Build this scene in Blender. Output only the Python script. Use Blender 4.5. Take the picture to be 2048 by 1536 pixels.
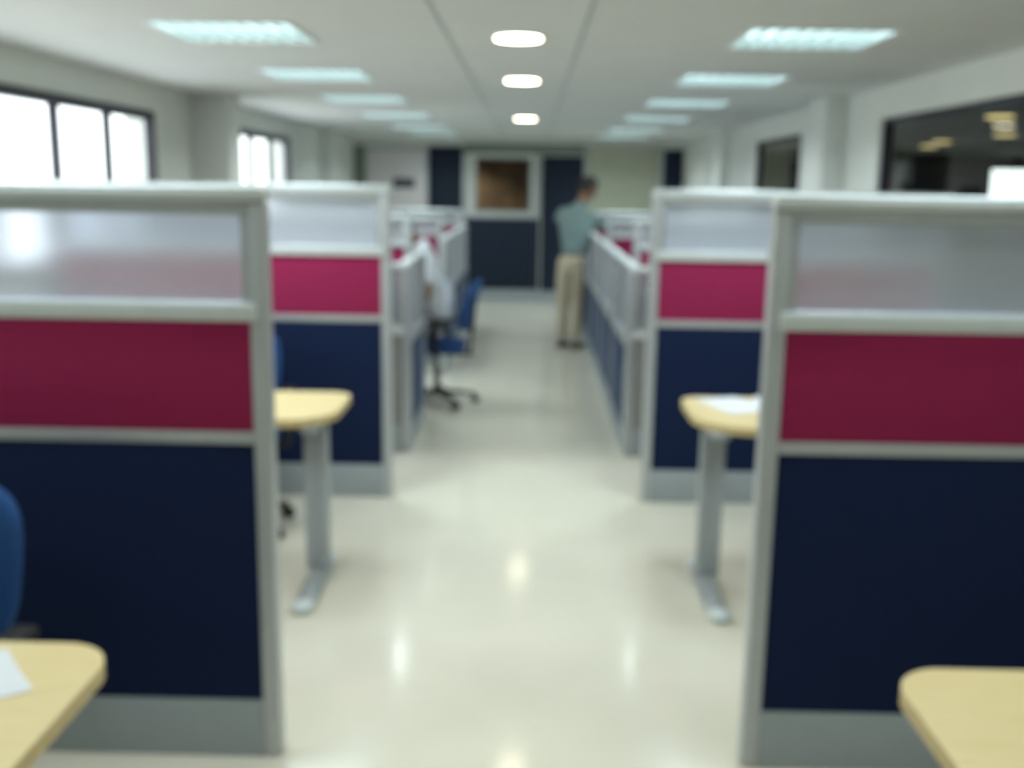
import bpy, bmesh, math, random
from mathutils import Vector, Matrix
random.seed(7)
for o in list(bpy.data.objects): bpy.data.objects.remove(o, do_unlink=True)
S = bpy.context.scene
COL = S.collection
PI = math.pi

# ------------------------------------------------------------------ camera
EYE = 1.68
cam_d = bpy.data.cameras.new('camera'); cam = bpy.data.objects.new('camera', cam_d); COL.objects.link(cam)
cam_d.sensor_width = 36.0; cam_d.lens = 2050.0/2048*36.0; cam_d.clip_end = 200; cam_d.clip_start = 0.02
right = Vector((0.99972795, 0.01819047, 0.01459917))
up = Vector((-0.01781461, 0.19147867, 0.98133509))
fwd = Vector((-0.01505552, 0.98132819, -0.19175064))
cam.matrix_world = Matrix(((right.x, up.x, -fwd.x, 0), (right.y, up.y, -fwd.y, 0), (right.z, up.z, -fwd.z, EYE), (0, 0, 0, 1)))
cam_d.dof.use_dof = True            # the photograph is out of focus: the lens was focused very close
cam_d.dof.focus_distance = 0.30
cam_d.dof.aperture_fstop = 10.5
S.camera = cam

# ------------------------------------------------------------------ world, view
S.view_settings.view_transform = 'Standard'; S.view_settings.look = 'None'
S.view_settings.gamma = 1; S.view_settings.use_curve_mapping = False
S.view_settings.exposure = 0.14
W = bpy.data.worlds.new('world'); S.world = W; W.use_nodes = True
bg = W.node_tree.nodes['Background']; bg.inputs[0].default_value = (0.93, 0.97, 1.0, 1); bg.inputs[1].default_value = 3.6
SKY_PORTALS = True
TROFFER_W = 11.0
DOWN_E = 15.0

# ------------------------------------------------------------------ materials
def mat(name, col, rough=0.6, metal=0.0, noise=0.0, scale=40.0, bump=0.0, spec=0.5, col2=None, stretch=None, sheen=0.0):
    m = bpy.data.materials.new(name); m.use_nodes = True
    nt = m.node_tree; b = nt.nodes['Principled BSDF']
    b.inputs['Base Color'].default_value = (*col, 1); b.inputs['Roughness'].default_value = rough
    b.inputs['Metallic'].default_value = metal; b.inputs['Specular IOR Level'].default_value = spec
    if sheen: b.inputs['Sheen Weight'].default_value = sheen; b.inputs['Sheen Roughness'].default_value = 0.28; b.inputs['Sheen Tint'].default_value = (.45, .6, .9, 1)
    tc = nt.nodes.new('ShaderNodeTexCoord'); mp = nt.nodes.new('ShaderNodeMapping')
    nt.links.new(tc.outputs['Object'], mp.inputs[0])
    if stretch: mp.inputs['Scale'].default_value = stretch
    n = nt.nodes.new('ShaderNodeTexNoise'); n.inputs['Scale'].default_value = scale; n.inputs['Detail'].default_value = 4
    nt.links.new(mp.outputs[0], n.inputs['Vector'])
    c2 = col2 or tuple(c*(1-noise) for c in col)
    if noise or col2:
        r = nt.nodes.new('ShaderNodeValToRGB')
        r.color_ramp.elements[0].color = (*c2, 1); r.color_ramp.elements[1].color = (*col, 1)
        r.color_ramp.elements[0].position = 0.35; r.color_ramp.elements[1].position = 0.65
        nt.links.new(n.outputs[0], r.inputs[0]); nt.links.new(r.outputs[0], b.inputs['Base Color'])
    if bump:
        bp = nt.nodes.new('ShaderNodeBump'); bp.inputs['Strength'].default_value = bump; bp.inputs['Distance'].default_value = 0.003
        nt.links.new(n.outputs[0], bp.inputs['Height']); nt.links.new(bp.outputs[0], b.inputs['Normal'])
    return m
def emit(name, col, s):
    m = bpy.data.materials.new(name); m.use_nodes = True; nt = m.node_tree
    b = nt.nodes['Principled BSDF']; b.inputs['Base Color'].default_value = (.8, .8, .8, 1)
    b.inputs['Emission Color'].default_value = (*col, 1); b.inputs['Emission Strength'].default_value = s
    return m
def glassm(name, tint=(1, 1, 1), gloss=1.0, rough=0.0, base=0.04):
    m = bpy.data.materials.new(name); m.use_nodes = True; nt = m.node_tree
    for n in list(nt.nodes):
        if n.type != 'OUTPUT_MATERIAL': nt.nodes.remove(n)
    out = [n for n in nt.nodes if n.type == 'OUTPUT_MATERIAL'][0]
    t = nt.nodes.new('ShaderNodeBsdfTransparent'); t.inputs[0].default_value = (*tint, 1)
    g = nt.nodes.new('ShaderNodeBsdfGlossy'); g.inputs['Roughness'].default_value = rough
    fr = nt.nodes.new('ShaderNodeFresnel'); fr.inputs[0].default_value = 1.5
    mul = nt.nodes.new('ShaderNodeMath'); mul.operation = 'MULTIPLY'; mul.inputs[1].default_value = gloss
    geo = nt.nodes.new('ShaderNodeNewGeometry'); inv = nt.nodes.new('ShaderNodeMath'); inv.operation = 'SUBTRACT'; inv.inputs[0].default_value = 1
    nt.links.new(geo.outputs['Backfacing'], inv.inputs[1])
    m2 = nt.nodes.new('ShaderNodeMath'); m2.operation = 'MULTIPLY'
    nt.links.new(fr.outputs[0], m2.inputs[0]); nt.links.new(inv.outputs[0], m2.inputs[1]); nt.links.new(m2.outputs[0], mul.inputs[0])
    mx = nt.nodes.new('ShaderNodeMixShader'); nt.links.new(mul.outputs[0], mx.inputs[0])
    nt.links.new(t.outputs[0], mx.inputs[1]); nt.links.new(g.outputs[0], mx.inputs[2]); nt.links.new(mx.outputs[0], out.inputs[0])
    return m
def frosted(name):
    m = bpy.data.materials.new(name); m.use_nodes = True; nt = m.node_tree
    for n in list(nt.nodes):
        if n.type != 'OUTPUT_MATERIAL': nt.nodes.remove(n)
    out = [n for n in nt.nodes if n.type == 'OUTPUT_MATERIAL'][0]
    r = nt.nodes.new('ShaderNodeBsdfRefraction'); r.inputs['Roughness'].default_value = 0.36; r.inputs['IOR'].default_value = 1.12
    r.inputs[0].default_value = (.86, .88, .93, 1)
    d = nt.nodes.new('ShaderNodeBsdfDiffuse'); d.inputs[0].default_value = (.78, .82, .86, 1)
    tl = nt.nodes.new('ShaderNodeBsdfTranslucent'); tl.inputs[0].default_value = (.84, .88, .92, 1)
    g = nt.nodes.new('ShaderNodeBsdfGlossy'); g.inputs['Roughness'].default_value = 0.35
    tc = nt.nodes.new('ShaderNodeTexCoord'); nz = nt.nodes.new('ShaderNodeTexNoise'); nz.inputs['Scale'].default_value = 400
    bp = nt.nodes.new('ShaderNodeBump'); bp.inputs['Strength'].default_value = .1; bp.inputs['Distance'].default_value = .0005
    nt.links.new(tc.outputs['Object'], nz.inputs['Vector']); nt.links.new(nz.outputs[0], bp.inputs['Height']); nt.links.new(bp.outputs[0], r.inputs['Normal'])
    a = nt.nodes.new('ShaderNodeMixShader'); a.inputs[0].default_value = .5
    nt.links.new(d.outputs[0], a.inputs[1]); nt.links.new(tl.outputs[0], a.inputs[2])
    b = nt.nodes.new('ShaderNodeMixShader'); b.inputs[0].default_value = .32
    nt.links.new(r.outputs[0], b.inputs[1]); nt.links.new(a.outputs[0], b.inputs[2])
    c = nt.nodes.new('ShaderNodeMixShader'); c.inputs[0].default_value = .06
    nt.links.new(b.outputs[0], c.inputs[1]); nt.links.new(g.outputs[0], c.inputs[2])
    nt.links.new(c.outputs[0], out.inputs[0])
    return m

M = {}
M['floor'] = mat('polished cream vinyl', (.82, .79, .675), .12, noise=.09, scale=1.3, spec=.4)
M['ceil'] = mat('painted ceiling board', (.68, .70, .695), .8, noise=.03, scale=3, spec=.2)
M['wall'] = mat('painted wall', (.78, .81, .77), .7, noise=.03, scale=4, spec=.3)
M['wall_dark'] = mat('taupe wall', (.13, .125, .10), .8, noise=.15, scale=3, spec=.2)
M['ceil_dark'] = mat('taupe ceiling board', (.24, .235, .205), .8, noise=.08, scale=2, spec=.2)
M['brown'] = mat('brown wall', (.20, .14, .09), .8, noise=.55, scale=3.5)
M['alu'] = mat('silver anodised aluminium', (.50, .53, .55), .36, metal=.35, noise=.04, scale=20)
M['alu_lit'] = mat('lit silver aluminium', (.70, .76, .78), .34, metal=.25, noise=.03, scale=20)  # silver aluminium lightened for the light that caps and transoms catch
M['plinth'] = mat('grey painted steel', (.37, .42, .45), .5, metal=.15, noise=.04, scale=12)
M['red'] = mat('crimson fabric', (.34, .024, .098), .9, noise=.12, scale=260, bump=.3, spec=.15, sheen=.15)
M['navy'] = mat('navy fabric', (.010, .020, .064), .9, noise=.15, scale=260, bump=.3, spec=.12, sheen=.5)
M['navy_wall'] = mat('navy laminate', (.010, .019, .042), .6, noise=.1, scale=10, spec=.3)
M['taupe'] = mat('taupe laminate', (.30, .29, .28), .6, noise=.06, scale=10)
M['beech'] = mat('beech laminate', (.86, .73, .40), .38, col2=(.80, .65, .33), scale=6, stretch=(1.2, 14, 14))
M['edge'] = mat('beech edge band', (.66, .52, .25), .5, noise=.08, scale=30)
M['desk_metal'] = mat('grey desk steel', (.40, .44, .46), .4, metal=.3, noise=.04, scale=12)
M['cap'] = mat('pale foot cap', (.66, .74, .76), .35, noise=.03, scale=20)
M['blue'] = mat('royal blue upholstery', (.022, .075, .23), .9, noise=.15, scale=200, bump=.3, spec=.15, sheen=.2)
M['black'] = mat('black plastic', (.014, .014, .015), .5, noise=.1, scale=40)
M['chrome'] = mat('steel column', (.25, .26, .27), .3, metal=.9, noise=.03, scale=30)
M['paper'] = mat('white paper', (.82, .86, .92), .8, noise=.03, scale=30)
M['white'] = mat('white enamel', (.80, .84, .84), .4, noise=.02, scale=20)
M['louvre'] = mat('bright louvre aluminium', (.82, .90, .90), .35, metal=.2, noise=.02, scale=30)
M['winframe'] = mat('dark window frame', (.035, .035, .05), .5, noise=.1, scale=20)
M['skin'] = mat('brown skin', (.24, .115, .065), .55, noise=.08, scale=30)
M['hair'] = mat('black hair', (.012, .010, .009), .6, noise=.3, scale=90, bump=.5)
M['shirt'] = mat('grey green cotton', (.165, .24, .245), .9, noise=.08, scale=18, bump=.3)
M['wshirt'] = mat('white cotton', (.74, .79, .86), .9, noise=.05, scale=18, bump=.3)
M['khaki'] = mat('khaki cotton', (.56, .50, .37), .9, noise=.08, scale=18, bump=.3)
M['grey_trs'] = mat('grey cotton', (.22, .25, .28), .9, noise=.08, scale=18, bump=.3)
M['shoe'] = mat('brown leather', (.10, .06, .05), .5, noise=.1, scale=30)
M['board'] = mat('whiteboard surface', (.80, .76, .78), .3, noise=.02, scale=5)
M['cream'] = mat('cream roller blind', (.46, .48, .38), .8, noise=.05, scale=8)
M['muted'] = mat('grey green header board', (.22, .26, .23), .7, noise=.06, scale=8)
M['screen'] = mat('dark monitor glass', (.10, .10, .14), .2, noise=.1, scale=8)
M['eye'] = mat('eye white', (.7, .7, .68), .3, noise=.02)
M['lip'] = mat('lip', (.24, .09, .07), .5, noise=.05)
M['glass'] = glassm('clear window glass', (.97, .99, .98), 1.0)
M['iglass'] = glassm('grey tinted interior glass', (.72, .74, .72), 1.2)
M['frost'] = frosted('frosted acrylic')
M['tube'] = emit('fluorescent tube', (.74, .98, 1.0), 3.3)
M['bulb'] = emit('warm white lamp', (1.0, .93, .66), DOWN_E)
M['wbulb'] = emit('amber lamp', (1.0, .80, .35), 2.2)

# ------------------------------------------------------------------ mesh helpers
class MB:
    def __init__(s): s.bm = bmesh.new()
    def box(s, x0, x1, y0, y1, z0, z1, bev=0.0, seg=2, rot=None, piv=None):
        r = bmesh.ops.create_cube(s.bm, size=1.0); vs = r['verts']
        for v in vs:
            v.co = Vector(((x0+x1)/2+v.co.x*(x1-x0), (y0+y1)/2+v.co.y*(y1-y0), (z0+z1)/2+v.co.z*(z1-z0)))
        if rot is not None:
            p = Vector(piv) if piv else Vector(((x0+x1)/2, (y0+y1)/2, (z0+z1)/2))
            for v in vs: v.co = rot @ (v.co-p)+p
        if bev:
            es = list({e for v in vs for e in v.link_edges})
            bmesh.ops.bevel(s.bm, geom=es, offset=bev, segments=seg, profile=.6, affect='EDGES')
        return s
    def cyl(s, p0, p1, r0, r1=None, n=20, caps=True):
        p0 = Vector(p0); p1 = Vector(p1); r1 = r0 if r1 is None else r1
        d = p1-p0; q = Vector((0, 0, 1)).rotation_difference(d.normalized())
        r = bmesh.ops.create_cone(s.bm, cap_ends=caps, segments=n, radius1=r0, radius2=r1, depth=d.length)
        for v in r['verts']: v.co = q @ v.co+(p0+p1)/2
        return s
    def prism(s, pts, z0, z1, bev=0.0):
        vb = [s.bm.verts.new((p[0], p[1], z0)) for p in pts]; vt = [s.bm.verts.new((p[0], p[1], z1)) for p in pts]
        n = len(pts); f = [s.bm.faces.new(list(reversed(vb))), s.bm.faces.new(vt)]
        for i in range(n): s.bm.faces.new((vb[i], vb[(i+1) % n], vt[(i+1) % n], vt[i]))
        if bev:
            es = [e for ff in f for e in ff.edges]
            bmesh.ops.bevel(s.bm, geom=es, offset=bev, segments=3, profile=.5, affect='EDGES')
        return s
    def ell(s, c, r, rot=None, u=20, v=14):
        q = bmesh.ops.create_uvsphere(s.bm, u_segments=u, v_segments=v, radius=1.0)
        for w in q['verts']:
            p = Vector((w.co.x*r[0], w.co.y*r[1], w.co.z*r[2]))
            if rot is not None: p = rot @ p
            w.co = p+Vector(c)
        return s
    def loft(s, rings):
        L = [[s.bm.verts.new(p) for p in r] for r in rings]; n = len(L[0])
        for a, b in zip(L, L[1:]):
            for i in range(n): s.bm.faces.new((a[i], a[(i+1) % n], b[(i+1) % n], b[i]))
        s.bm.faces.new(list(reversed(L[0]))); s.bm.faces.new(L[-1])
        return s
    def build(s, name, m, parent=None, smooth=True):
        bmesh.ops.recalc_face_normals(s.bm, faces=s.bm.faces)
        me = bpy.data.meshes.new(name); s.bm.to_mesh(me); s.bm.free()
        me.materials.append(m)
        if smooth:
            me.polygons.foreach_set('use_smooth', [True]*len(me.polygons))
            try: me.set_sharp_from_angle(angle=math.radians(35))
            except Exception: pass
        o = bpy.data.objects.new(name, me); COL.objects.link(o)
        if parent is not None: o.parent = parent
        return o
def thing(name, label, cat, loc=(0, 0, 0), rz=0.0, group=None):
    o = bpy.data.objects.new(name, None); o.empty_display_size = .1; COL.objects.link(o)
    o.location = loc; o.rotation_euler = (0, 0, rz)
    return tag(o, label, cat, group)
def tag(o, label, cat, group=None):
    o['label'] = label; o['category'] = cat
    if group: o['group'] = group
    return o
def struct(o): o['kind'] = 'structure'; return o
def copy_tree(o, parent=None):
    c = o.copy(); COL.objects.link(c); c.parent = parent
    for ch in [k for k in bpy.data.objects if k.parent == o]: copy_tree(ch, c)
    return c
def skin(name, nodes, edges, m, parent, root, sub=2):
    """one continuous surface grown over connected joints; nodes: key -> ((x,y,z),(rx,ry))"""
    keys = list(nodes); me = bpy.data.meshes.new(name)
    me.from_pydata([nodes[k][0] for k in keys], [(keys.index(a), keys.index(b)) for a, b in edges], [])
    o = bpy.data.objects.new(name, me); COL.objects.link(o)
    md = o.modifiers.new('skin', 'SKIN'); md.use_smooth_shade = True; md.branch_smoothing = .6
    sv = me.skin_vertices[0].data
    for i, k in enumerate(keys):
        r = nodes[k][1]; sv[i].radius = r if isinstance(r, tuple) else (r, r)
        sv[i].use_root = (k == root)
    ss = o.modifiers.new('sub', 'SUBSURF'); ss.levels = sub; ss.render_levels = sub
    dg = bpy.context.evaluated_depsgraph_get(); ev = o.evaluated_get(dg)
    nm = bpy.data.meshes.new_from_object(ev); nm.materials.clear(); nm.materials.append(m)
    nm.polygons.foreach_set('use_smooth', [True]*len(nm.polygons))
    bpy.data.objects.remove(o, do_unlink=True)
    n = bpy.data.objects.new(name, nm); COL.objects.link(n); n.parent = parent
    return n

# ------------------------------------------------------------------ room
XL, XR, YB, YF, CH = -2.55, 2.17, 15.0, -1.6, 2.30
struct(MB().box(XL-.2, XR+.12, YF-.2, YB+.12, -.1, 0).build('floor', M['floor']))
LX = (-1.28, 1.17); LY = (4.57, 6.32, 8.08, 9.95, 11.95, 13.6); LH = .29     # openings for the recessed troffers
b = MB(); ya, yb = YF-.2, YB+.12
for a, c in ((XL-.2, LX[0]-LH), (LX[0]+LH, LX[1]-LH), (LX[1]+LH, XR+.12)): b.box(a, c, ya, yb, CH, CH+.12)
for x in LX:
    ys = [ya]+[v for y in LY for v in (y-LH, y+LH)]+[yb]
    for a, c in zip(ys[::2], ys[1::2]): b.box(x-LH, x+LH, a, c, CH, CH+.12)
struct(b.build('ceiling', M['ceil'], smooth=False))
for i, x in enumerate((-.37, .205)):
    struct(MB().box(x-.006, x+.006, YF, YB, CH-.002, CH+.002).build('trim_%d' % (i+1), M['plinth']))
# left wall with two outer windows
PW = .705
def wall_open(name, xa, xb, openings, z0, z1, m):
    b = MB(); b.box(xa, xb, YF, YB, 0, z0); b.box(xa, xb, YF, YB, z1, CH)
    ys = [YF]+[v for o in openings for v in o]+[YB]
    for a, c in zip(ys[::2], ys[1::2]): b.box(xa, xb, a, c, z0, z1)
    return struct(b.build(name, m, smooth=False))
W1 = (7.07-PW*7-.04, 7.07); W2 = (11.0-PW*4-.04, 11.0)
wall_open('wall_left', XL-.2, XL, [W1, W2], 1.2, 2.12, M['wall'])
def outer_window(name, w, n):
    fr = MB(); x0, x1 = XL-.05, XL+.012; z0, z1 = 1.2, 2.12; t = .05
    fr.box(x0, x1, w[0], w[1], z1-.06, z1, .004); fr.box(x0, x1, w[0], w[1], z0, z0+t, .004)
    fr.box(x0, x1, w[0], w[0]+t, z0+t, z1-.06, .004); fr.box(x0, x1, w[1]-t, w[1], z0+t, z1-.06, .004)
    o = struct(fr.build(name, M['winframe']))
    ys = [w[0]+t/2+(w[1]-w[0]-t)*k/n for k in range(n+1)]
    for y in ys[1:-1]: MB().box(x0, x1-.012, y-.022, y+.022, z0+t, z1-.06, .004).build('mullion', M['winframe'], o)
    for a, c in zip(ys, ys[1:]): MB().box(x0+.022, x0+.028, a+.026, c-.026, z0+t, z1-.06).build('pane', M['glass'], o)
    return o
outer_window('window_1', W1, 7); outer_window('window_2', W2, 4)
# pillars
struct(MB().box(XL, -2.26, 7.83, 8.14, 0, CH, .004).build('trim_3', M['wall']))
struct(MB().box(2.02, XR, 7.32, 7.72, 0, CH, .004).build('trim_4', M['wall']))
struct(MB().box(XL, -2.44, 12.7, 13.1, 0, CH, .004).build('trim_5', M['wall']))
struct(MB().box(2.06, XR, 11.5, 11.9, 0, CH, .004).build('trim_6', M['wall']))
# right wall with interior glazing
R1 = (1.9, 6.62); R2 = (8.52, 10.22)
wall_open('wall_right', XR, XR+.1, [R1, R2], .95, 2.11, M['wall'])
def inner_window(name, w, n):
    fr = MB(); x0, x1 = XR+.02, XR+.08; z0, z1 = .95, 2.11; t = .03
    fr.box(x0, x1, w[0], w[1], z1-t, z1, .003); fr.box(x0, x1, w[0], w[1], z0, z0+t, .003)
    fr.box(x0, x1, w[0], w[0]+t, z0+t, z1-t, .003); fr.box(x0, x1, w[1]-t, w[1], z0+t, z1-t, .003)
    o = struct(fr.build(name, M['winframe']))
    ys = [w[0]+t/2+(w[1]-w[0]-t)*k/n for k in range(n+1)]
    for a, c in zip(ys, ys[1:]): MB().box(x0+.027, x0+.033, a+.004, c-.004, z0+t, z1-t).build('pane', M['iglass'], o)
inner_window('window_3', R1, 2); inner_window('window_4', R2, 1)
for side, xa, xb in (('left', XL, XL+.015), ('right', XR-.015, XR)):
    struct(MB().box(xa, xb, YF, YB, 0, .1, .002).build('baseboard_'+side, M['plinth']))
struct(MB().box(XL-.2, XR+.12, YF-.12, YF, 0, CH).build('wall_front', M['wall']))
# adjoining dark room behind the right glazing
AX, AY = 10.2, 19.0
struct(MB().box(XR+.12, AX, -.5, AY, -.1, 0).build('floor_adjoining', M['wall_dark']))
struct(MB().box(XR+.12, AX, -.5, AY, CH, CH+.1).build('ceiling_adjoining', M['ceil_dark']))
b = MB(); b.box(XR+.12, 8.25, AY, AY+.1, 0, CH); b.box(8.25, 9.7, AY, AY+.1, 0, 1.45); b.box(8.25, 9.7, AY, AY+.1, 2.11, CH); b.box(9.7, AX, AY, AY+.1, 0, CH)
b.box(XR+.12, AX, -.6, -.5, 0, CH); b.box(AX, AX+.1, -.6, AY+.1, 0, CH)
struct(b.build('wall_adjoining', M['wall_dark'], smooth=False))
fr = MB()
for a in ((8.25, 8.3, 1.45, 2.11), (9.65, 9.7, 1.45, 2.11), (8.3, 9.65, 1.45, 1.5), (8.3, 9.65, 2.06, 2.11)): fr.box(a[0], a[1], AY+.02, AY+.07, a[2], a[3], .004)
w5 = struct(fr.build('window_5', M['winframe']))
MB().box(8.3, 9.65, AY+.043, AY+.049, 1.5, 2.06).build('pane', M['glass'], w5)
struct(MB().box(4.25, 4.72, 12.0, 12.4, 0, 1.98, .01).build('trim_7', M['plinth']))

# back wall: a system wall of navy panels, silver frames and glazing
b = MB()
wx0, wx1, wz0, wz1 = -.81, .01, 1.27, 2.06
b.box(XL, wx0, YB, YB+.1, 0, CH); b.box(wx1, XR, YB, YB+.1, 0, CH); b.box(wx0, wx1, YB, YB+.1, 0, wz0); b.box(wx0, wx1, YB, YB+.1, wz1, CH)
struct(b.build('wall_back', M['wall'], smooth=False))
n = 8
def trim(m, *a, bev=.004):
    global n
    o = struct(MB().box(*a, bev).build('trim_%d' % n, m)); n += 1
    return o
trim(M['muted'], -.97, .76, YB-.02, YB, 2.10, 2.24)                    # darker grey-green band above the window
trim(M['muted'], XL+.01, -2.39, YB-.02, YB, .17, 2.19)  # wall strip beside the whiteboard, its shade put into a grey colour
trim(M['navy_wall'], -1.47, -.985, YB-.025, YB, .17, 2.19)              # tall dark panel
trim(M['navy_wall'], -.93, .06, YB-.025, YB, .17, 1.185)                # dark dado panel
trim(M['alu'], -.985, -.93, YB-.035, YB, .0, 2.1)                       # silver post
trim(M['alu'], .06, .13, YB-.035, YB, 1.19, 2.1)
trim(M['navy_wall'], .065, .125, YB-.033, YB, .16, 1.185)
trim(M['alu'], -.93, .06, YB-.035, YB, 1.185, 1.235)
trim(M['navy_wall'], 1.885, 2.165, YB-.025, YB, .17, 2.19)
trim(M['alu'], 1.86, 1.885, YB-.035, YB, 0, 2.2)
struct(MB().box(XL+.02, XR-.02, YB-.05, YB-.026, 0, .15, .003).build('baseboard_back', M['plinth']))
fr = MB()
for a in ((wx0, wx0+.03, wz0, wz1), (wx1-.03, wx1, wz0, wz1), (wx0+.03, wx1-.03, wz0, wz0+.03), (wx0+.03, wx1-.03, wz1-.03, wz1)): fr.box(a[0], a[1], YB-.01, YB+.06, a[2], a[3], .003)
w6 = struct(fr.build('window_6', M['alu']))
MB().box(wx0+.03, wx1-.03, YB+.02, YB+.026, wz0+.03, wz1-.03).build('pane', M['glass'], w6)
# small brown room behind that window
b = MB(); b.box(-1.6, .8, 17, 17.1, 0, CH); b.box(-1.7, -1.6, YB+.12, 17, 0, CH); b.box(.8, .9, YB+.12, 17, 0, CH); b.box(-1.7, .9, YB+.12, 17.1, CH, CH+.1); b.box(-1.7, .9, YB+.12, 17.1, -.1, 0)
struct(b.build('wall_beyond', M['brown'], smooth=False))
d = MB().box(.16, .745, YB-.04, YB-.005, .01, 2.07, .004).build('door_1', M['navy_wall']); struct(d)
MB().cyl((.68, YB-.045, 1.02), (.68, YB-.09, 1.02), .011).cyl((.68, YB-.085, 1.02), (.57, YB-.085, 1.02), .010).build('door_handle', M['chrome'], d)
fr = MB()
for a in ((.755, .79, 1.2, 2.24), (1.82, 1.855, 1.2, 2.24), (.79, 1.82, 1.2, 1.235), (.79, 1.82, 2.205, 2.24)): fr.box(a[0], a[1], YB-.035, YB, a[2], a[3], .003)
w7 = struct(fr.build('window_7', M['alu']))
MB().box(.79, 1.82, YB-.02, YB-.003, 1.235, 2.205).build('blind', M['cream'], w7)
MB().box(.79, 1.82, YB-.03, YB-.003, .17, 1.19).build('lower_panel', M['navy_wall'], w7)
wb = thing('whiteboard', 'large pale whiteboard on the back wall left of the dark navy panels', 'whiteboard', (-1.93, YB, 1.45))
MB().box(-.42, .42, -.022, -.004, -.62, .68, .003).build('board', M['board'], wb)
fr = MB()
for a in ((-.45, -.42, -.65, .71), (.42, .45, -.65, .71), (-.42, .42, -.65, -.62), (-.42, .42, .68, .71)): fr.box(a[0], a[1], -.03, -.001, a[2], a[3], .004)
fr.build('frame', M['alu'], wb)
tag(MB().box(-1.98, -1.67, YB-.04, YB-.023, 1.60, 1.735, .004).build('notice_plate', M['screen']), 'small dark rectangular notice stuck on the pale whiteboard at the back', 'notice')

# ------------------------------------------------------------------ lights
def troffer():
    t = thing('ceiling_troffer', '', 'ceiling light', (0, 0, CH), 0, 'louvred ceiling lights')
    h = .289
    f = MB()
    for a in ((-h-.016, h+.016, -h-.016, -h+.004), (-h-.016, h+.016, h-.004, h+.016), (-h-.016, -h+.004, -h+.004, h-.004), (h-.004, h+.016, -h+.004, h-.004)): f.box(*a, -.006, -.0005, .002)
    f.build('frame', M['white'], t)
    f = MB(); f.box(-h, h, -h, h, .085, .09)
    for a in ((-h, h, -h, -h+.004), (-h, h, h-.004, h), (-h, -h+.004, -h+.004, h-.004), (h-.004, h, -h+.004, h-.004)): f.box(*a, 0, .085)
    f.build('reflector', M['louvre'], t)
    for k in range(1, 8):
        x = -h+2*h*k/8
        MB().box(x-.008, x+.008, -h+.004, h-.004, 0, .034, .002).build('louvre_blade', M['louvre'], t)
    for k in range(3):
        y = -h+2*h*(k+.5)/3
        MB().cyl((-h+.01, y, .048), (h-.01, y, .048), .014, n=14).build('tube', M['tube'], t)
    return t
def area(name, loc, size, power, col, shape='SQUARE', spread=PI, sy=None, rot=(0, 0, 0)):
    l = bpy.data.lights.new(name, 'AREA'); l.shape = shape; l.size = size; l.energy = power; l.color = col; l.spread = spread
    if sy: l.size_y = sy
    o = bpy.data.objects.new(name, l); COL.objects.link(o); o.location = loc; o.rotation_euler = rot
    return o
names = ['nearest the camera', 'second from the camera', 'third from the camera', 'fourth from the camera', 'fifth from the camera', 'last before the back wall']
t0 = troffer(); first = True
for side, x in (('left', -1.28), ('right', 1.17)):
    for y, nm in zip(LY, names):
        t = t0 if first else copy_tree(t0); first = False
        t.location = (x, y, CH)
        t['label'] = 'square louvred ceiling light in the %s row, %s' % (side, nm)
        area('troffer_lamp', (x, y, CH-.008), .54, TROFFER_W, (.86, .98, 1.0), spread=math.radians(150))
    for y, k in ((2.8, .9), (1.0, .45), (-.8, .12)):               # the rows go on over the camera
        area('troffer_lamp', (x, y, CH-.05), .54, TROFFER_W*k, (.86, .98, 1.0), spread=math.radians(150))
d0 = thing('downlight', 'round warm white recessed downlight nearest the camera', 'ceiling light', (-.065, 4.6, CH), 0, 'round downlights over the aisle')
rim = MB(); rim.cyl((0, 0, -.008), (0, 0, -.0005), .115, n=40); rim.build('rim', M['white'], d0)
MB().cyl((0, 0, -.012), (0, 0, -.0085), .098, n=40).build('lamp', M['bulb'], d0)
for y, s in ((6.45, 'middle of the three'), (10.15, 'farthest of the three')):
    c = copy_tree(d0); c.location = (-.065, y, CH); c['label'] = 'round warm white recessed downlight over the aisle, '+s
for y in (2.8, 1.0): area('downlight_lamp', (-.065, y, CH-.01), .2, 4, (1, .93, .70), 'DISK')
for k, (x, y, s) in enumerate(((5.34, 13.8, 'left of the pair nearer'), (5.7, 15.2, 'lower one'), (5.25, 11.8, 'brighter one at right'), (5.55, 11.4, 'rightmost'), (3.95, 9.0, 'pale one nearest the glass'))):
    o = MB().cyl((0, 0, -.014), (0, 0, -.001), .11, n=28).build('spotlight', M['wbulb'])
    o.location = (x, y, CH)
    tag(o, 'amber ceiling light through right window, '+['nearer of the left two', 'farther of the left two', 'farther one by the frame edge', 'nearer one by the frame edge', 'highest of all'][k], 'ceiling light', 'amber lights in the dark adjoining room')
area('beyond_lamp', (-1.2, 16.3, CH-.03), .3, 18, (1, .85, .55), 'DISK', spread=math.radians(130))
if SKY_PORTALS:
    for (a, c) in (W1, W2):
        p = area('portal', (XL-.12, (a+c)/2, 1.66), c-a, 1, (1, 1, 1), 'RECTANGLE', sy=.9, rot=(0, -PI/2, 0))
        p.data.cycles.is_portal = True
        p.data.size = .9; p.data.size_y = c-a

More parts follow.
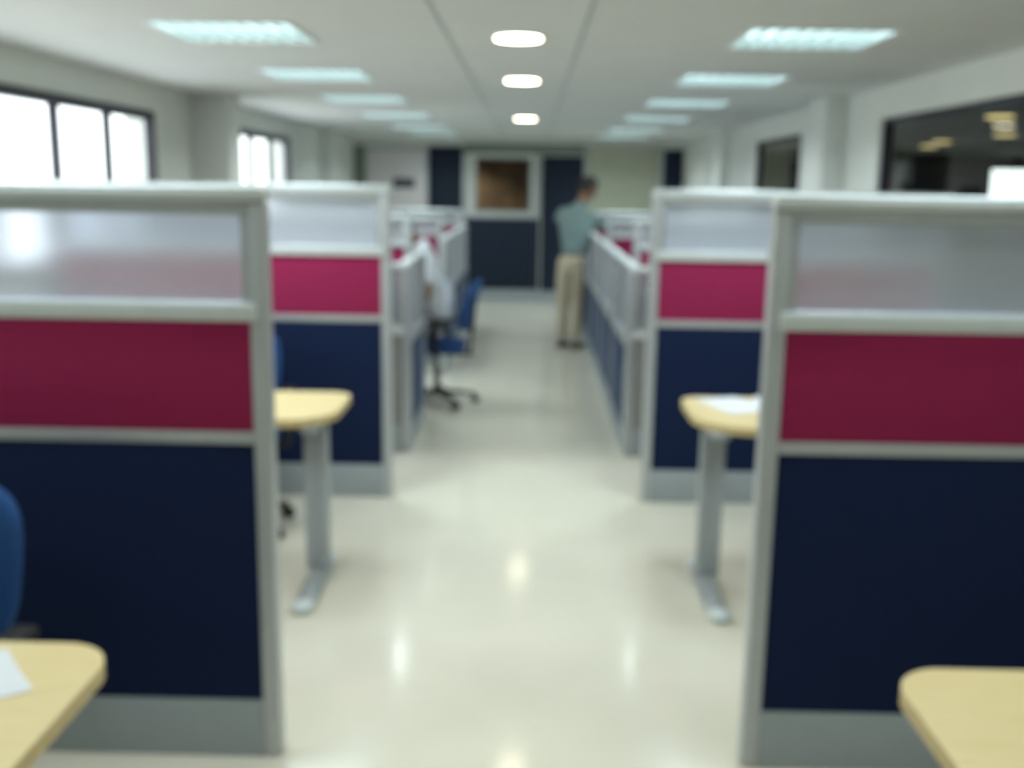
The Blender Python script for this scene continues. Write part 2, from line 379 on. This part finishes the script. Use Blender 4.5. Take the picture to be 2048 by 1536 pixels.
# ------------------------------------------------------------------ partitions
def partition(name, label, xa, xb, y, H=1.65, group=None, low=False, lowmat='navy', levels=None):
    """screen across the cubicle, xa its aisle end, xb its wall end, front face at y"""
    sgn = 1 if xb > xa else -1; Wd = abs(xb-xa)
    t = thing(name, label, 'partition', (xa, y, 0), 0, group)
    T = .06; pw = .05
    def X(a, c): a, c = sgn*a, sgn*c; return (min(a, c), max(a, c))
    def bx(nm, m, a, c, y0, y1, z0, z1, bev=.004):
        x0, x1 = X(a, c); return MB().box(x0, x1, y0, y1, z0, z1, bev).build(nm, m, t)
    bx('post', M['alu'], 0, pw, 0, T, 0, H-.03, .008); bx('post', M['alu'], Wd-pw, Wd, 0, T, 0, H-.03, .008)
    bx('top_cap', M['alu_lit'], -.004, Wd, -.008, T+.008, H-.03, H+.014, .021)
    gt, gb, tr, rb, sb = levels or (H-.062, 1.352, 1.30, .99, .955)
    bx('top_rail', M['alu'], pw, Wd-pw, .006, T-.006, gt, H-.03)
    g = bx('frosted_pane', M['frost'], pw+.012, Wd-pw-.012, .027, .033, gb-.01, gt+.01, 0)
    fr = MB()
    x0, x1 = X(pw, pw+.022); fr.box(x0, x1, .012, T-.012, gb, gt, .004)
    x0, x1 = X(Wd-pw-.022, Wd-pw); fr.box(x0, x1, .012, T-.012, gb, gt, .004)
    fr.build('pane_bead', M['alu'], t)
    bx('transom', M['alu_lit'], pw*.6, Wd-pw*.6, -.014, T+.014, tr, gb, .014)
    if rb:
        bx('red_panel', M['red'], pw, Wd-pw, .006, T-.006, rb, tr, .003)
        bx('middle_strip', M['alu'], pw, Wd-pw, .001, T-.001, sb, rb, .004)
        bx('navy_panel', M[lowmat], pw, Wd-pw, .006, T-.006, .18, sb, .003)
    else:
        bx('lower_panel', M[lowmat], pw, Wd-pw, .006, T-.006, .18, tr, .003)
    bx('plinth', M['plinth'], pw, Wd-pw, .002, T-.002, .0, .18, .003)
    return t
partition('partition', 'nearest left partition, frosted strip over crimson and navy, behind the front left desk', -.71, -2.53, 2.76)
partition('partition', 'nearest right partition, frosted strip over crimson and navy, behind the front right desk', .648, 2.15, 2.76)
partition('partition', 'second left partition, bright crimson and navy, behind the bare round-ended desk', -.722, -2.53, 5.33)
partition('partition', 'second right partition, bright crimson and navy, behind the desk with papers', .622, 2.15, 5.33)
LV = (1.41, 1.285, 1.25, .99, .955)
for y, nm in ((6.97, 'first'), (9.5, 'second'), (12.1, 'third')):
    partition('partition', '%s mid-height crimson partition beyond the tall ones, left of the aisle' % nm, -.80, -2.53, y, 1.45 if y < 7 else 1.36, levels=LV if y < 7 else (1.33, 1.24, 1.2, .99, .955))
    partition('partition', '%s mid-height crimson partition beyond the tall ones, right of the aisle' % nm, .70, 2.15, y, 1.45 if y < 7 else 1.36, levels=LV if y < 7 else (1.33, 1.24, 1.2, .99, .955))
LV2 = (1.15, .80, .75, None, None)
partition('low_partition', 'low screen end with taupe lower panel just behind the second left partition', -.735, -1.6, 6.27, 1.18, low=True, lowmat='taupe', levels=LV2)
partition('low_partition', 'low screen end with taupe lower panel just behind the second right partition', .61, 1.5, 6.27, 1.18, low=True, lowmat='taupe', levels=LV2)
def side_screen(label, xo, y0, y1, nb, sgn):
    """low screen along the aisle, outer face at xo, cubicle side towards sgn"""
    t = thing('aisle_screen', label, 'partition', (xo, y0, 0)); T = .06; H = 1.2; L = y1-y0
    def bx(nm, m, a, c, ya, yb, z0, z1, bev=.004):
        a, c = sgn*a, sgn*c
        return MB().box(min(a, c), max(a, c), ya, yb, z0, z1, bev).build(nm, m, t)
    pw = .05
    bx('top_cap', M['alu_lit'], -.004, T+.004, 0, L, H-.02, H, .008)
    ps = [pw/2+(L-pw)*k/nb for k in range(nb+1)]
    for p in ps: bx('post', M['alu'], 0, T, p-pw/2, p+pw/2, 0, H-.022, .006)
    for a, c in zip(ps, ps[1:]):
        a += pw/2; c -= pw/2
        bx('frosted_pane', M['frost'], .027, .033, a, c, .75, H-.03, 0)
        bx('rail', M['alu'], -.006, T+.006, a, c, .69, .74, .008)
        bx('navy_panel', M['navy'], .006, T-.006, a, c, .14, .69, .003)
        bx('plinth', M['plinth'], .002, T-.002, a, c, 0, .14, .003)
side_screen('low frosted and navy screen along the left side of the aisle, before the seated person', -.735, 6.34, 7.28, 1, -1)
side_screen('low frosted and navy screen along the left side of the aisle, beyond the seated person', -.735, 9.0, 12.1, 3, -1)
side_screen('long low frosted and navy screen along the right side of the aisle', .61, 6.34, 12.1, 5, 1)

# ------------------------------------------------------------------ desks
def rounded(x0, x1, y0, y1, rn, rf, sgn, seg=10):
    """outline; aisle end at x0 (local, towards -sgn), rn/rf corner radii at near and far aisle corners"""
    pts = []
    def arc(cx, cy, r, a0, a1):
        for i in range(seg+1):
            a = math.radians(a0+(a1-a0)*i/seg); pts.append((cx+r*math.cos(a), cy+r*math.sin(a)))
    arc(x0+rf, y1-rf, rf, 90, 180); arc(x0+rn, y0+rn, rn, 180, 270)
    pts += [(x1, y0), (x1, y1)]
    return [(p[0]*sgn, p[1]) for p in pts]
def desk(label, xa, y0, L, D, sgn, legx=.075, rn=.16, rf=.09):
    t = thing('desk', label, 'desk', (xa, y0, 0), 0); H = .75
    pts = rounded(0, L, 0, D, rn, rf, sgn)
    MB().prism(pts, H-.004, H, .0015).build('desk_surface', M['beech'], t)
    MB().prism(pts, H-.034, H-.004, .004).build('edge_band', M['edge'], t)
    for lx in (legx, L-.12):
        c = MB(); x = sgn*lx; yc = D*.34
        c.box(x-.05, x-.004, yc-.03, yc+.03, .06, H-.06, .01); c.box(x+.004, x+.05, yc-.03, yc+.03, .06, H-.06, .01); c.box(x-.04, x+.04, yc-.022, yc+.022, .07, H-.07)
        c.build('leg', M['desk_metal'], t)
        c = MB(); c.box(x-.035, x+.035, .03, D-.05, H-.06, H-.034, .006); c.build('top_bracket', M['desk_metal'], t)
        f = MB(); y1, y2 = -.13, D-.16
        prof = []
        for i in range(13):
            u = i/12; yy = y1+(y2-y1)*u; hh = .022+.045*math.sin(PI*u)**.8; ww = .040-.006*abs(2*u-1)**4
            prof.append([(x-ww, yy, .012), (x+ww, yy, .012), (x+ww*.9, yy, hh*.7), (x+ww*.5, yy, hh), (x-ww*.5, yy, hh), (x-ww*.9, yy, hh*.7)])
        f.loft(prof).build('foot', M['desk_metal'], t)
        for yy in (y1, y2):
            MB().ell((x, yy, .022), (.045, .055, .024)).build('foot_cap', M['cap'], t)
            MB().cyl((x, yy, 0), (x, yy, .014), .022, n=16).build('glide', M['black'], t)
    return t
desk('pale beech desk end in the lower left corner with a paper on it', -.815, 1.32, 1.65, .61, -1, rf=.11, legx=.1)
desk('pale beech desk end in the lower right corner, bare top', .718, 1.30, 1.38, .60, 1, rf=.11, legx=.1)
desk('beech desk with rounded end behind the nearest left partition, bare top', -.78, 3.94, 1.72, .56, -1, rn=.2, legx=.095)
desk('beech desk with rounded end behind the nearest right partition, papers on top', .685, 3.94, 1.42, .60, 1, rn=.24, legx=.09)
desk('small beech desk behind the low screen left of the aisle', -.84, 6.53, 1.6, .42, -1)
desk('small beech desk behind the low screen right of the aisle', .715, 6.53, 1.35, .42, 1)
wd = desk('beech desk the seated person leans on', 0, 0, 1.3, .6, 1, rn=.08)
wd.location = (-1.06, 7.15, 0); wd.rotation_euler = (0, 0, PI/2)
# papers
def paper(label, x, y, rz, w=.21, h=.297, z=.7503, k=1):
    b = MB()
    for i in range(k):
        r = Matrix.Rotation(random.uniform(-.12, .12) if i else 0, 3, 'Z')
        b.box(-w/2, w/2, -h/2, h/2, i*.0012, i*.0012+.001, rot=r, piv=(0, 0, 0))
    o = b.build('paper', M['paper']); o.location = (x, y, z); o.rotation_euler = (0, 0, rz)
    return tag(o, label, 'paper')
paper('white paper lying on the beech desk in the lower left corner', -1.085, 1.72, math.radians(-50), k=2)
paper('white papers spread on the round-ended desk at right', .90, 4.36, math.radians(24), k=3)
paper('single white sheet at the back of the round-ended desk at right', 1.1, 4.40, math.radians(-12))
# monitors on the two small desks
def monitor(label, x, y, rz):
    t = thing('monitor', label, 'monitor', (x, y, .75), rz)
    MB().box(-.11, .11, -.08, .08, 0, .012, .005).build('base', M['desk_metal'], t)
    MB().box(-.02, .02, -.015, .015, .012, .16, .004).build('stand', M['desk_metal'], t)
    MB().box(-.2, .2, -.03, .015, .10, .40, .01).build('case', M['desk_metal'], t)
    MB().box(-.185, .185, -.033, -.0302, .115, .385).build('screen', M['screen'], t)
    return t
monitor('grey monitor on the small desk left of the aisle', -1.08, 6.66, math.radians(8))
monitor('grey monitor on the small desk right of the aisle', .99, 6.66, math.radians(-8))

# ------------------------------------------------------------------ chairs
def office_chair(label):
    t = thing('office_chair', label, 'chair', (0, 0, 0), 0, 'blue office chairs')
    # faces local +Y
    s = MB(); rings = []
    for z, k in ((.42, .86), (.43, .97), (.455, 1.0), (.48, .98), (.492, .9)):
        r = []
        for i in range(32):
            a = 2*PI*i/32; c, q = math.cos(a), math.sin(a); e = .62
            x = .235*k*math.copysign(abs(c)**e, c); y = .225*k*math.copysign(abs(q)**e, q)
            r.append((x, y, z-(.02*max(0, (y/.225))**3 if z > .44 else 0)))
        rings.append(r)
    s.loft(rings).build('seat', M['blue'], t)
    s = MB(); rings = []
    for k, off in ((.90, -.03), (1.0, -.018), (1.0, .012), (.93, .028)):
        r = []
        for i in range(32):
            a = 2*PI*i/32; c, q = math.cos(a), math.sin(a); e = .6
            x = .215*k*math.copysign(abs(c)**e, c); z = .19*k*math.copysign(abs(q)**e, q)
            zz = .77+z; yy = -.235-.10*(zz-.6)/.4+off+.9*x*x
            r.append((x, yy, zz))
        rings.append(r)
    s.loft(rings).build('backrest', M['blue'], t)
    MB().box(-.035, .035, -.20, .02, .385, .42, .006).box(-.03, .03, -.285, -.262, .38, .82, .006, rot=Matrix.Rotation(math.radians(6), 3, 'X')).box(-.03, .03, -.28, -.18, .385, .41, .005).build('back_bar', M['black'], t)
    MB().cyl((0, 0, .10), (0, 0, .27), .026).cyl((0, 0, .27), (0, 0, .40), .017).build('column', M['black'], t)
    MB().box(-.11, .11, -.1, .1, .395, .425, .008).build('seat_plate', M['black'], t)
    for sx in (-1, 1):
        a = MB(); x = sx*.28
        a.box(x-.014, x+.014, -.05, -.005, .42, .655, .008); a.box(min(x, x-sx*.12), max(x, x-sx*.12), -.05, -.005, .405, .425, .005)
        ar = a.build('armrest', M['black'], t)
        MB().box(x-.03, x+.03, -.14, .11, .655, .685, .012).build('arm_pad', M['black'], ar)
    hub = MB(); hub.cyl((0, 0, .07), (0, 0, .115), .045, .035); hub.build('hub', M['black'], t)
    for k in range(5):
        a = 2*PI*k/5; dx, dy = math.cos(a), math.sin(a)
        l = MB(); rr = []
        for u, w, h0, h1 in ((.02, .028, .072, .11), (.15, .024, .07, .1), (.30, .016, .062, .08)):
            p = Vector((dx*u, dy*u, 0)); q = Vector((-dy*w, dx*w, 0))
            rr.append([p-q+Vector((0, 0, h0)), p+q+Vector((0, 0, h0)), p+q*.7+Vector((0, 0, h1)), p-q*.7+Vector((0, 0, h1))])
        lg = l.loft(rr).build('base_leg', M['black'], t)
        c = MB(); p = Vector((dx*.30, dy*.30, .028)); q = Vector((-dy, dx, 0))
        c.cyl(p-q*.028, p-q*.006, .028, n=18); c.cyl(p+q*.006, p+q*.028, .028, n=18); c.cyl(p+Vector((0, 0, .0)), p+Vector((0, 0, .045)), .008, n=10); c.cyl(p-q*.026, p+q*.026, .006, n=8)
        c.build('caster', M['black'], lg)
    return t
ch = office_chair('blue office chair at the left edge behind the front desk')
ch.location = (-1.41, 2.03, 0); ch.rotation_euler = (0, 0, math.radians(178))
c2 = copy_tree(ch); c2['label'] = 'blue office chair hidden mostly behind the nearest left partition post'
c2.location = (-1.435, 4.78, 0); c2.rotation_euler = (0, 0, math.radians(184))
c3 = copy_tree(ch); c3['label'] = 'blue office chair beside the aisle with the white-shirted person on it'
c3.location = (-.70, 7.78, 0); c3.rotation_euler = (0, 0, math.radians(86))

# ------------------------------------------------------------------ people
def hand(nodes, edges, wrist, tip_dir, palm_n, pre, scale=1.0, curl=.35):
    """adds palm and five fingers as chains; returns nothing"""
    d = Vector(tip_dir).normalized(); nrm = Vector(palm_n); nrm = (nrm-d*nrm.dot(d)).normalized(); sd = d.cross(nrm)
    w = Vector(wrist)
    nodes[pre+'p'] = (tuple(w+d*.045*scale), (.034, .018)); edges.append((pre+'w', pre+'p'))
    return d, nrm, sd, w
def fingers(parent, m, wrist, tip_dir, palm_n, thumb=1, curl=.35):
    d = Vector(tip_dir).normalized(); nrm = Vector(palm_n); nrm = (nrm-d*nrm.dot(d)).normalized(); sd = d.cross(nrm)
    w = Vector(wrist)
    def chain(name, base, dr, lens, rad):
        nd = {}; ed = []; p = base; nd['0'] = (tuple(p), rad)
        ang = .1
        for i, l in enumerate(lens):
            q = (dr*math.cos(ang)+nrm*math.sin(ang)).normalized(); p = p+q*l; nd[str(i+1)] = (tuple(p), rad*(1-.1*(i+1))); ed.append((str(i), str(i+1))); ang += curl
        skin(name, nd, ed, m, parent, '0', 1)
    for off, L in ((-.030, .9), (-.010, 1.0), (.010, .95), (.029, .78)):
        chain('finger', w+d*.065+sd*off*thumb*-1, (d+sd*off*-2.5*thumb).normalized(), (.035*L, .028*L, .022*L), .0088)
    chain('thumb', w+d*.025+sd*.026*thumb, (d*.7+sd*.75*thumb).normalized(), (.034, .028), .0105)
def head(parent, c, face, up_, r=1.0):
    """continuous head with face features; c centre, face direction, up direction"""
    f = Vector(face).normalized(); u = Vector(up_); u = (u-f*u.dot(f)).normalized(); s = f.cross(u)
    R = Matrix((s, f, u)).transposed(); c = Vector(c)
    bm = bmesh.new(); bmesh.ops.create_uvsphere(bm, u_segments=32, v_segments=24, radius=1)
    for v in bm.verts:
        x, y, z = v.co
        w = .076*(1-.22*max(0, -z)**1.3); dpt = .097 if y > 0 else .100
        X, Y, Z = x*w, y*dpt, z*.118
        if z < -.1 and y < 0: Y *= 1-.35*(-z)
        if z < -.3 and y > 0: Y *= 1+.05*(-z)
        g = lambda a, b, sa, sb: math.exp(-((a/sa)**2+(b/sb)**2))
        if y > 0:
            Y += .022*g(X, Z+.022, .014, .022)                     # nose
            Y += .006*g(X, Z-.022, .05, .012)                      # brow
            for e in (-1, 1): Y -= .008*g(X-e*.03, Z-.002, .016, .012)
            Y += .006*g(X, Z+.058, .024, .010)                     # lips
            Y += .008*g(X, Z+.098, .022, .018)                     # chin
        v.co = c+R @ Vector((X, Y, Z))*r
    for e in (-1, 1):                                              # ears
        q = bmesh.ops.create_uvsphere(bm, u_segments=12, v_segments=8, radius=1)
        for v in q['verts']: v.co = c+R @ Vector((e*.078+v.co.x*.012, -.006+v.co.y*.02, -.004+v.co.z*.032))*r
    b = MB(); b.bm.free(); b.bm = bm; return b, R, c
def hair_cap(parent, R, c, m, r=1.0):
    bm = bmesh.new(); bmesh.ops.create_uvsphere(bm, u_segments=32, v_segments=22, radius=1)
    for v in bm.verts:
        x, y, z = v.co; Z = z*.128+.006; lim = -.055 if y < .1 else .04+.03*y
        if y > .1: lim = .045
        Y = y*(.106 if y > 0 else .110)
        if Z < lim: Z = lim+(Z-lim)*.1; x *= .90; Y *= .86
        v.co = c+R @ Vector((x*.084, Y-.004, Z))*r
    b = MB(); b.bm.free(); b.bm = bm; b.build('hair', m, parent)
V_ = Vector
def person(label, J, shirt, trs, sleeve, hd, hands, name='person'):
    t = thing(name, label, 'person', J['base'])
    B = Vector(J['base'])
    def P(k): return tuple(Vector(J[k])-B)
    nodes = {'hip': (P('hip'), (.13, .10)), 'waist': (P('waist'), (.11, .08)), 'chest': (P('chest'), (.11, .075)), 'nb': (P('nb'), (.05, .05)), 'neck': (P('neck'), .06)}
    edges = [('hip', 'waist'), ('waist', 'chest'), ('chest', 'nb'), ('nb', 'neck')]
    for s in 'lr':
        nodes['s'+s] = (P("s"+s), .038); nodes['e'+s] = (P('e'+s), .038); nodes['w'+s] = (P('w'+s), .026)
        hd_ = Vector(J['h'+s]).normalized(); nodes['p'+s] = (tuple(Vector(P('w'+s))+hd_*.06), (.034, .017))
        edges += [('chest', 's'+s), ('s'+s, 'e'+s), ('e'+s, 'w'+s), ('w'+s, 'p'+s)]
        nodes['t'+s] = (P('t'+s), .078); nodes['k'+s] = (P('k'+s), .056); nodes['a'+s] = (P('a'+s), .038)
        edges += [('hip', 't'+s), ('t'+s, 'k'+s), ('k'+s, 'a'+s)]
    nodes['skull'] = (tuple(V_(J['head'])-B), .06); edges.append(('neck', 'skull'))
    body = skin('body', nodes, edges, M['skin'], t, 'hip')
    segs = [(V_(P(a)), V_(P(b))) for a, b in (('hip', 'waist'), ('waist', 'chest'), ('chest', 'nb'), ('chest', 'sl'), ('chest', 'sr'))]
    lim = V_(P('nb'))*.6+V_(P('neck'))*.4; axis = (V_(P('neck'))-V_(P('nb'))).normalized()
    arms = [(V_(P('s'+q)), V_(P('e'+q))) for q in 'lr']
    for v in body.data.vertices:                                   # keep the torso well inside its clothes
        if (v.co-lim).dot(axis) > 0: continue
        if any((v.co-a).dot(e-a) > 0 for a, e in arms) and not any(((v.co-a).dot(e-a) <= 0) and (v.co-a).length < .1 for a, e in arms) and any(0 < (v.co-a).dot((e-a).normalized()) and (v.co-a-(e-a).normalized()*(v.co-a).dot((e-a).normalized())).length < .07 for a, e in arms): continue
        best = None
        for a, e in segs:
            u = max(0, min(1, (v.co-a).dot(e-a)/(e-a).length_squared)); q = a+(e-a)*u; dd = (v.co-q).length
            if best is None or dd < best[0]: best = (dd, q)
        if best[0] < .2 and v.co.z > P('hip')[2]-.02: v.co = best[1]+(v.co-best[1])*.6
    # join head into the body mesh so that the figure is continuous
    hb, R, c = head(t, Vector(J['head'])-B, J['face'], J['hup'])
    bm = hb.bm; bm.from_mesh(body.data); bmesh.ops.recalc_face_normals(bm, faces=bm.faces); bm.to_mesh(body.data); bm.free()
    body.data.polygons.foreach_set('use_smooth', [True]*len(body.data.polygons))
    hair_cap(t, R, c, M['hair'])
    for e in (-1, 1): MB().ell(c+R @ Vector((e*.030, .083, .002)), (.012, .008, .008), R, 12, 8).build('eye', M['eye'], t)
    MB().ell(c+R @ Vector((0, .099, -.058)), (.022, .008, .007), R, 12, 8).build('mouth', M['lip'], t)
    for s in 'lr': fingers(t, M['skin'], P('w'+s), J['h'+s], J['pn'], 1 if s == 'l' else -1)
    # clothes
    sn = {'hem': (P('hem'), J.get('hemr', (.165, .125))), 'waist': (P('waist'), (.160, .122)), 'chest': (P('chest'), (.178, .130)), 'nb': (P('nb'), (.10, .092)), 'col': (tuple((Vector(P('nb'))*.55+Vector(P('neck'))*.45)), .062)}
    se = [('hem', 'waist'), ('waist', 'chest'), ('chest', 'nb'), ('nb', 'col')]
    for s in 'lr':
        sl = Vector(P('s'+s)); el = Vector(P('e'+s)); wr = Vector(P('w'+s))
        sn['s'+s] = (tuple(sl), .092); se.append(('chest', 's'+s))
        if sleeve == 'short': sn['u'+s] = (tuple(sl.lerp(el, .75)), .058); se.append(('s'+s, 'u'+s))
        else:
            sn['u'+s] = (tuple(el), .052); sn['c'+s] = (tuple(el.lerp(wr, .9)), .038); se += [('s'+s, 'u'+s), ('u'+s, 'c'+s)]
    skin('shirt', sn, se, shirt, t, 'waist')
    tn = {'hip': (P('hip'), (.158, .128)), 'belt': (P('belt'), (.150, .118))}; te = [('hip', 'belt')]
    for s in 'lr':
        tn['t'+s] = (P('t'+s), .098); tn['k'+s] = (P('k'+s), .074); a = Vector(P('a'+s)); k = Vector(P('k'+s))
        tn['a'+s] = (tuple(a.lerp(k, -.02)), .060); te += [('hip', 't'+s), ('t'+s, 'k'+s), ('k'+s, 'a'+s)]
        fd = Vector(J['foot'+s]).normalized(); sd = Vector((-fd.y, fd.x, 0)); a = Vector((a.x, a.y, 0))
        rr = []
        for u, w, h in ((-.07, .028, .05), (-.05, .038, .085), (0, .042, .09), (.07, .046, .065), (.14, .047, .045), (.185, .035, .03), (.2, .02, .02)):
            p = a+fd*u; rr.append([p+sd*w*q[0]+Vector((0, 0, .001+h*q[1])) for q in ((-.9, 0), (.9, 0), (1, .3), (.7, .85), (0, 1), (-.7, .85), (-1, .3))])
        MB().loft(rr).build('shoe', M['shoe'], t)
    skin('trousers', tn, te, trs, t, 'hip')
    return t
V = Vector
# standing, back to the camera, leaning over the right-hand screen
person('person in grey-green shirt and khaki trousers standing at the right screen, leaning over it',
    dict(base=(.45, 10.6, 0), hip=(.44, 10.62, .93), waist=(.455, 10.64, 1.06), chest=(.475, 10.70, 1.29), nb=(.515, 10.765, 1.475), neck=(.55, 10.81, 1.55),
         hem=(.455, 10.62, .97), belt=(.455, 10.63, 1.0), head=(.598, 10.85, 1.645), face=(.80, .55, -.42), hup=(.35, .2, 1),
         sl=(.325, 10.76, 1.40), sr=(.635, 10.66, 1.37), el=(.43, 11.0, 1.22), er=(.70, 10.80, 1.262), wl=(.60, 11.16, 1.245), wr=(.86, 10.98, 1.235),
         hl=(.75, .6, -.1), hr=(.65, .7, -.25), pn=(0, 0, -1),
         tl=(.36, 10.65, .84), tr=(.50, 10.60, .84), kl=(.355, 10.68, .48), kr=(.505, 10.64, .48), al=(.35, 10.66, .09), ar=(.495, 10.60, .09),
         footl=(.35, .93, 0), footr=(.4, .9, 0)), M['shirt'], M['khaki'], 'long', None, None)
# seated, side on, leaning to the desk on the left
person('seated person in a white shirt leaning left over a desk beside the aisle',
    dict(base=(-.70, 7.78, 0), hip=(-.64, 7.78, .62), waist=(-.655, 7.78, .78), chest=(-.735, 7.78, 1.04), nb=(-.83, 7.78, 1.21), neck=(-.885, 7.78, 1.27),
         hem=(-.635, 7.78, .66), belt=(-.64, 7.78, .68), head=(-.985, 7.78, 1.335), face=(-.9, .1, -.35), hup=(-.3, 0, 1), hemr=(.15, .12),
         sl=(-.775, 7.60, 1.13), sr=(-.775, 7.96, 1.13), el=(-.735, 7.49, .86), er=(-.90, 8.02, .90), wl=(-.97, 7.53, .80), wr=(-1.16, 7.95, .80),
         hl=(-1, .15, -.15), hr=(-1, -.1, -.15), pn=(0, 0, -1),
         tl=(-.74, 7.68, .59), tr=(-.74, 7.88, .59), kl=(-1.10, 7.66, .57), kr=(-1.10, 7.90, .57), al=(-1.10, 7.66, .10), ar=(-1.10, 7.90, .10),
         footl=(-1, 0, 0), footr=(-1, 0, 0)), M['wshirt'], M['grey_trs'], 'short', None, None)
